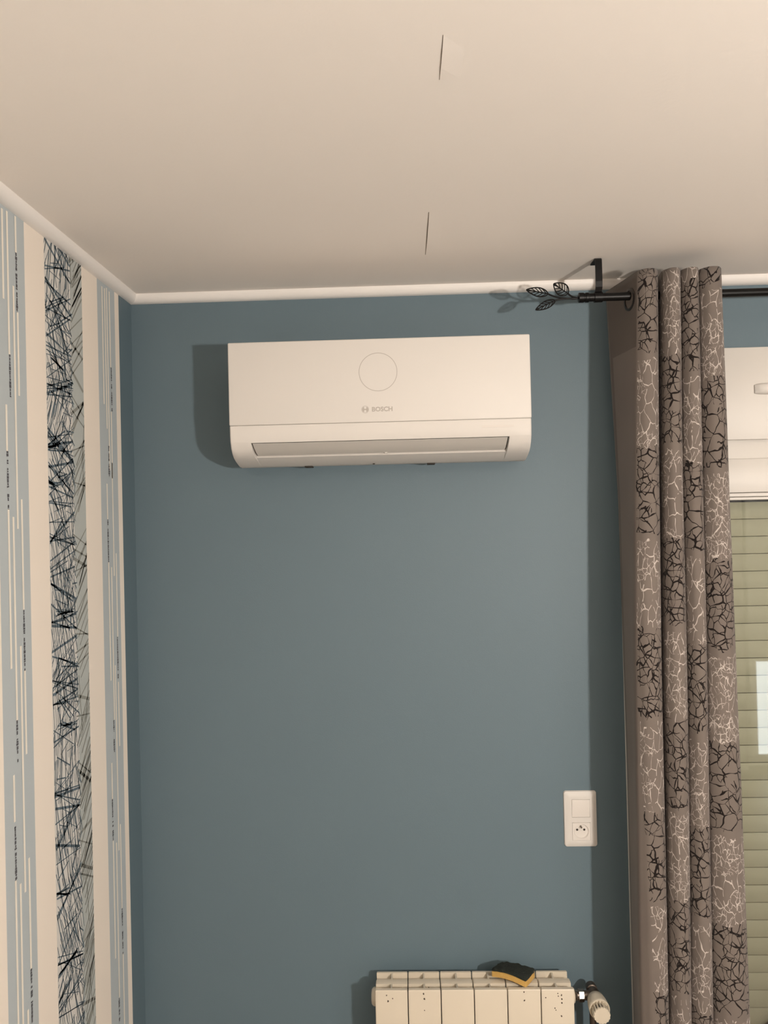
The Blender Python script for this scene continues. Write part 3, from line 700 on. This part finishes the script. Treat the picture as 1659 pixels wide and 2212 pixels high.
# ------------------------------------------------------------------ curtain
def curtain_mats():
    out = []
    for hem in (False, True):
        m = bpy.data.materials.new('shaded_taupe_hem' if hem else 'printed_taupe_fabric'); m.use_nodes = True; nt = m.node_tree; N = nt.nodes; Lk = nt.links
        b = N['Principled BSDF']; b.inputs['Roughness'].default_value = 0.85; b.inputs['Specular IOR Level'].default_value = 0.15
        b.inputs['Sheen Weight'].default_value = 0.15
        uv = N.new('ShaderNodeUVMap'); uv.uv_map = 'cloth'
        def math_(op, a, bb=None, c=None):
            n = N.new('ShaderNodeMath'); n.operation = op
            for i, v in enumerate((a, bb, c)):
                if v is None: continue
                if isinstance(v, (int, float)): n.inputs[i].default_value = v
                else: Lk.new(v, n.inputs[i])
            return n.outputs[0]
        uvb = N.new('ShaderNodeUVMap'); uvb.uv_map = 'bands'
        sep = N.new('ShaderNodeSeparateXYZ'); Lk.new(uvb.outputs[0], sep.inputs[0]); U, V = sep.outputs[0], sep.outputs[1]
        # distorted coordinates
        def vor(scale, sx, sy, dist, off):
            mp = N.new('ShaderNodeMapping'); mp.inputs['Scale'].default_value = (sx, sy, 1); mp.inputs['Location'].default_value = (off, off*1.7, 0)
            Lk.new(uv.outputs[0], mp.inputs[0])
            nz = N.new('ShaderNodeTexNoise'); nz.inputs['Scale'].default_value = scale*0.55; nz.inputs['Detail'].default_value = 2; Lk.new(mp.outputs[0], nz.inputs['Vector'])
            sb_ = N.new('ShaderNodeVectorMath'); sb_.operation = 'SUBTRACT'; sb_.inputs[1].default_value = (.5, .5, .5); Lk.new(nz.outputs['Color'], sb_.inputs[0])
            sc_ = N.new('ShaderNodeVectorMath'); sc_.operation = 'SCALE'; sc_.inputs['Scale'].default_value = dist; Lk.new(sb_.outputs[0], sc_.inputs[0])
            ad = N.new('ShaderNodeVectorMath'); Lk.new(mp.outputs[0], ad.inputs[0]); Lk.new(sc_.outputs[0], ad.inputs[1])
            v = N.new('ShaderNodeTexVoronoi'); v.voronoi_dimensions = '2D'; v.feature = 'DISTANCE_TO_EDGE'; v.inputs['Scale'].default_value = scale; Lk.new(ad.outputs[0], v.inputs['Vector'])
            return v.outputs['Distance'], nz.outputs['Fac']
        def lines(d, width): return math_('LESS_THAN', d, width)
        def noise_(scale, off):
            mp = N.new('ShaderNodeMapping'); mp.inputs['Location'].default_value = (off, off, 0); Lk.new(uv.outputs[0], mp.inputs[0])
            nz = N.new('ShaderNodeTexNoise'); nz.inputs['Scale'].default_value = scale; nz.inputs['Detail'].default_value = 1; Lk.new(mp.outputs[0], nz.inputs['Vector']); return nz.outputs['Fac']
        nA = noise_(45, 3.1); nB = noise_(14, 9.7); nC = noise_(60, 5.3)
        wA = math_('MULTIPLY_ADD', math_('POWER', nA, 2.0), 0.17, -0.004)
        d1, _ = vor(34, 1, 1, 0.028, 0.3); d2, _ = vor(48, 1.25, 0.75, 0.030, 4.2)
        l1 = lines(d1, wA)
        l2 = math_('MULTIPLY', lines(d2, math_('MULTIPLY', wA, 1.2)), math_('GREATER_THAN', nB, 0.43))
        black = math_('MAXIMUM', l1, l2)
        d3, _ = vor(38, 1.5, 0.7, 0.040, 7.7); d4, _ = vor(64, 1.3, .9, 0.035, 2.2)
        l3 = math_('MULTIPLY', lines(d3, math_('MULTIPLY_ADD', nA, 0.11, -0.026)), math_('GREATER_THAN', nC, 0.40))
        l4 = math_('MULTIPLY', lines(d4, math_('MULTIPLY_ADD', nC, 0.14, -0.040)), math_('GREATER_THAN', nB, 0.50))
        white = math_('MAXIMUM', l3, l4)
        # alternating bands; ragged borders
        wob = math_('MULTIPLY_ADD', noise_(28, 1.1), 0.10, -0.05)
        ph = math_('FRACT', math_('ADD', V, wob))
        inb = math_('LESS_THAN', ph, 0.5)
        edge0 = math_('MULTIPLY', math_('GREATER_THAN', math_('ABSOLUTE', math_('SUBTRACT', ph, 0.5)), 0.018), 1.0)
        printed = math_('GREATER_THAN', math_('ADD', U, math_('MULTIPLY', wob, 0.15)), 0.0)
        fb = math_('MULTIPLY', math_('MULTIPLY', black, inb), math_('MULTIPLY', printed, edge0))
        fwm = math_('MULTIPLY', math_('MULTIPLY', white, math_('SUBTRACT', 1.0, inb)), math_('MULTIPLY', printed, edge0))
        # weave tone
        tn = N.new('ShaderNodeTexNoise'); tn.inputs['Scale'].default_value = 9; Lk.new(uv.outputs[0], tn.inputs['Vector'])
        c0 = N.new('ShaderNodeMix'); c0.data_type = 'RGBA'; c0.inputs[6].default_value = srgb(92, 83, 77) if hem else srgb(108, 99, 94); c0.inputs[7].default_value = srgb(97, 88, 82) if hem else srgb(117, 108, 101); Lk.new(tn.outputs['Fac'], c0.inputs[0])
        c1 = N.new('ShaderNodeMix'); c1.data_type = 'RGBA'; c1.inputs[7].default_value = srgb(184, 175, 168); Lk.new(c0.outputs[2], c1.inputs[6]); Lk.new(fwm, c1.inputs[0])
        c2 = N.new('ShaderNodeMix'); c2.data_type = 'RGBA'; c2.inputs[7].default_value = srgb(26, 20, 18); Lk.new(c1.outputs[2], c2.inputs[6]); Lk.new(fb, c2.inputs[0])
        Lk.new(c2.outputs[2], b.inputs['Base Color'])
        wv = N.new('ShaderNodeTexNoise'); wv.inputs['Scale'].default_value = 900; Lk.new(uv.outputs[0], wv.inputs['Vector'])
        bp = N.new('ShaderNodeBump'); bp.inputs['Strength'].default_value = 0.12; bp.inputs['Distance'].default_value = 0.0008; Lk.new(wv.outputs['Fac'], bp.inputs['Height']); Lk.new(bp.outputs[0], b.inputs['Normal'])
        out.append(m)
    return out
M_CUR, M_HEM = curtain_mats()
# fold edges in pixel columns at five picture rows
ROWS = [590, 1080, 1400, 1690, 2212]
FE = {'print': [1371, 1369, 1373, 1385, 1414], 'edge': [1309, 1335, 1346, 1354, 1367], '1l': [1373, 1369, 1371, 1374, 1384], '1r': [1420, 1424, 1428, 1433, 1444], '2l': [1430, 1433, 1436, 1440, 1448], '2r': [1468.5, 1475, 1482, 1488, 1492.5],
      '3l': [1470, 1476, 1483, 1489, 1493.5], '3r': [1507.5, 1518, 1525, 1530, 1540], '4l': [1508.5, 1519, 1526, 1531, 1541], '4r': [1557, 1575, 1588, 1600, 1618]}
ZT_C = PY(1450, 579, -0.235).z; ZB_C = 0.03
rowz = [PY(1450, r_, -0.23).z for r_ in ROWS]
def colpx(k, z):
    v = FE[k]
    for i in range(4):
        if z >= rowz[i+1] or i == 3:
            t = (rowz[i]-z)/(rowz[i]-rowz[i+1]); return v[i]+(v[i+1]-v[i])*t
def plan(z):
    X = lambda k, Y, d=0.0: (XatZ(colpx(k, z), z, Y)+d, Y)
    ft, sh, bk_ = -0.238, -0.212, -0.140
    pts = []
    eX = X('edge', -0.062); l1 = X('1l', sh)
    pts += [eX, (eX[0]*.68+l1[0]*.32, -0.112), (eX[0]*.33+l1[0]*.67, -0.163), l1]
    def front(a, b):
        xa, xb = X(a, sh)[0], X(b, sh)[0]; w = xb-xa
        return [(xa+.14*w, ft+.010), (xa+.34*w, ft), (xa+.66*w, ft), (xa+.86*w, ft+.010), (xb, sh)]
    def valley(a, b):
        xa, xb = X(a, sh)[0], X(b, sh)[0]; g_ = max(xb-xa, .001)
        return [(xa-.002, -0.180), (xa-.004, -0.150), ((xa+xb)/2, -0.128), (xb+.005, -0.150), (xb+.003, -0.180), (xb, sh)]
    pts += front('1l', '1r')+valley('1r', '2l')+front('2l', '2r')+valley('2r', '3l')+front('3l', '3r')+valley('3r', '4l')+front('4l', '4r')
    x4 = X('4r', sh)[0]
    pts += [(x4-.004, -0.185), (x4-.012, -0.150), (x4-.030, -0.130)]
    return pts
# band phase of each fold: row (px) at which a black band starts, period ~393 px
fold_of = []
np_ = len(plan(2.0))
idx_fold = [0]*4 + [0]*5 + [0]*3+[1]*3 + [1]*5 + [1]*3+[2]*3 + [2]*5 + [2]*3+[3]*3 + [3]*5 + [3]*3
PH0 = {0: 965, 1: 770, 2: 612, 3: 822}
SUB = 4; NZ = 150
bm = bmesh.new(); uvl = bm.loops.layers.uv.new('cloth'); uvn = bm.loops.layers.uv.new('bands')
grid = []; UVs = []
def catmull(p0, p1, p2, p3, t):
    return tuple(0.5*((2*b)+(-a+c)*t+(2*a-5*b+4*c-d)*t*t+(-a+3*b-3*c+d)*t**3) for a, b, c, d in zip(p0, p1, p2, p3))
Uref = None
for iz in range(NZ+1):
    tz = iz/NZ; z = ZT_C+(ZB_C-ZT_C)*tz
    P = plan(z); row = []; L = 0; prev = None; us = []
    for i in range(len(P)-1):
        p0, p1, p2, p3 = P[max(i-1, 0)], P[i], P[i+1], P[min(i+2, len(P)-1)]
        for s in range(SUB+(1 if i == len(P)-2 else 0)):
            x, y_ = catmull(p0, p1, p2, p3, s/SUB)
            wx = noise.noise(Vector((x*20, z*2.2, 1)))*0.0012*min(1, tz*6); wy = noise.noise(Vector((x*14, z*2.0, 7)))*0.003*min(1, tz*6)
            dzt = 0.0
            if iz < 2: dzt = (-0.235-y_)*0.02
            if prev: L += math.hypot(x-prev[0], y_-prev[1])
            prev = (x, y_)
            row.append(bm.verts.new((x+wx, y_+wy, z+dzt))); us.append((L, i+s/SUB))
    xp = XatZ(colpx('print', z), z, -0.226); j0 = next(j for j in range(4*SUB-2, len(row)) if row[j].co.x >= xp)
    u0 = us[j0][0]; us = [(a-u0, b) for a, b in us]
    grid.append(row); UVs.append(us)
ncol = len(grid[0])
foldc = [idx_fold[min(int(UVs[0][j][1]), len(idx_fold)-1)] for j in range(ncol)]
pxm = (rowz[0]-rowz[-1])/(ROWS[-1]-ROWS[0])
for iz in range(NZ):
    for j in range(ncol-1):
        f = bm.faces.new((grid[iz][j], grid[iz+1][j], grid[iz+1][j+1], grid[iz][j+1]))
        fo = foldc[j]
        for lp_, (a, b) in zip(f.loops, ((iz, j), (iz+1, j), (iz+1, j+1), (iz, j+1))):
            z = grid[a][b].co.z; row_px = ROWS[0]+(rowz[0]-z)/pxm
            lp_[uvl].uv = (UVs[a][b][0]+fo*0.9, grid[a][b].co.z+fo*1.3); lp_[uvn].uv = (UVs[a][b][0], (row_px-PH0[fo])/393.0+fo*3)
        zc3 = (grid[iz][j].co.z+grid[iz+1][j].co.z)/2
        f.material_index = 1 if (UVs[iz][j][0]-UVs[iz][0][0] < 0.014 or (zc3 > ZT_C-0.17 and j < 4*SUB-3)) else 0  # header and side hem coloured darker, for light the doubled cloth holds back
cur = thing('curtain', 'taupe eyelet curtain printed with black and white branches beside the window', 'curtain', (PY(1460, 1400, -.19).x, -0.185, ZB_C))
co = obj('fabric', bm, None, cur, smooth=60, mats=[M_CUR, M_HEM])
sm = co.modifiers.new('thickness', 'SOLIDIFY'); sm.thickness = 0.0012; sm.offset = 0
# eyelet where the pole enters the first panel
pe = plan(zrod)
t = (YROD-pe[2][1])/(pe[3][1]-pe[2][1]); ex = pe[2][0]+(pe[3][0]-pe[2][0])*t
nv = Vector((pe[3][0]-pe[2][0], pe[3][1]-pe[2][1], 0)).normalized(); axn = Vector((nv.y, -nv.x, 0))
def eyelet(cx, cy, nrm):
    bm = bmesh.new(); prof = [(-0.003, .0205), (-0.0032, .0235), (-0.002, .0275), (0.002, .0275), (0.0032, .0235), (0.003, .0205)]
    o = Vector((cx, cy, zrod-0.008)); e1 = Vector((0, 0, 1)); e2 = nrm.cross(e1); n = 32; rings = []
    for h, r in prof: rings.append([bm.verts.new(o+nrm*h+(e1*math.cos(2*math.pi*k/n)+e2*math.sin(2*math.pi*k/n))*r) for k in range(n)])
    rings.append(rings[0])
    for a, b in zip(rings, rings[1:]):
        for k in range(n): bm.faces.new((a[k], a[(k+1) % n], b[(k+1) % n], b[k]))
    bmesh.ops.recalc_face_normals(bm, faces=bm.faces)
    return obj('eyelet', bm, M_EYE, cur)
M_EYE = mat('dark_eyelet', srgb(58, 52, 48), 0.35, metal=0.6)
eyelet(ex, YROD, axn)

# ------------------------------------------------------------------ lamp of the room (behind the camera, to the right)
lx, ly, lz = LAMP_POS
lamp = thing('pendant_lamp', 'bare globe bulb hanging from the ceiling on a black cord', 'lamp', (lx, ly, lz))
bm = bmesh.new(); lathe(bm, (lx, ly, CEIL-0.0005), (0, 0, -1), [(0, .05), (.02, .05), (.03, .02)], 24); obj('ceiling_rose', bm, M_BLACK, lamp)
bm = tube(bmesh.new(), [(lx, ly, CEIL-.02), (lx, ly, lz+LAMP_R+.05)], .003, 8); obj('cord', bm, M_BLACK, lamp)
bm = bmesh.new(); lathe(bm, (lx, ly, lz+LAMP_R+.055), (0, 0, -1), [(0, .008), (.005, .016), (.06, .016)], 20); obj('lamp_holder', bm, M_BLACK, lamp)
M_BULB = bpy.data.materials.new('glowing_bulb'); M_BULB.use_nodes = True; pb = M_BULB.node_tree.nodes['Principled BSDF']
pb.inputs['Emission Color'].default_value = LAMP_COL+(1,); pb.inputs['Emission Strength'].default_value = LAMP_L
bm = bmesh.new(); bmesh.ops.create_icosphere(bm, subdivisions=2, radius=LAMP_R); bmesh.ops.translate(bm, verts=bm.verts, vec=(lx, ly, lz)); obj('bulb', bm, M_BULB, lamp, smooth=180)
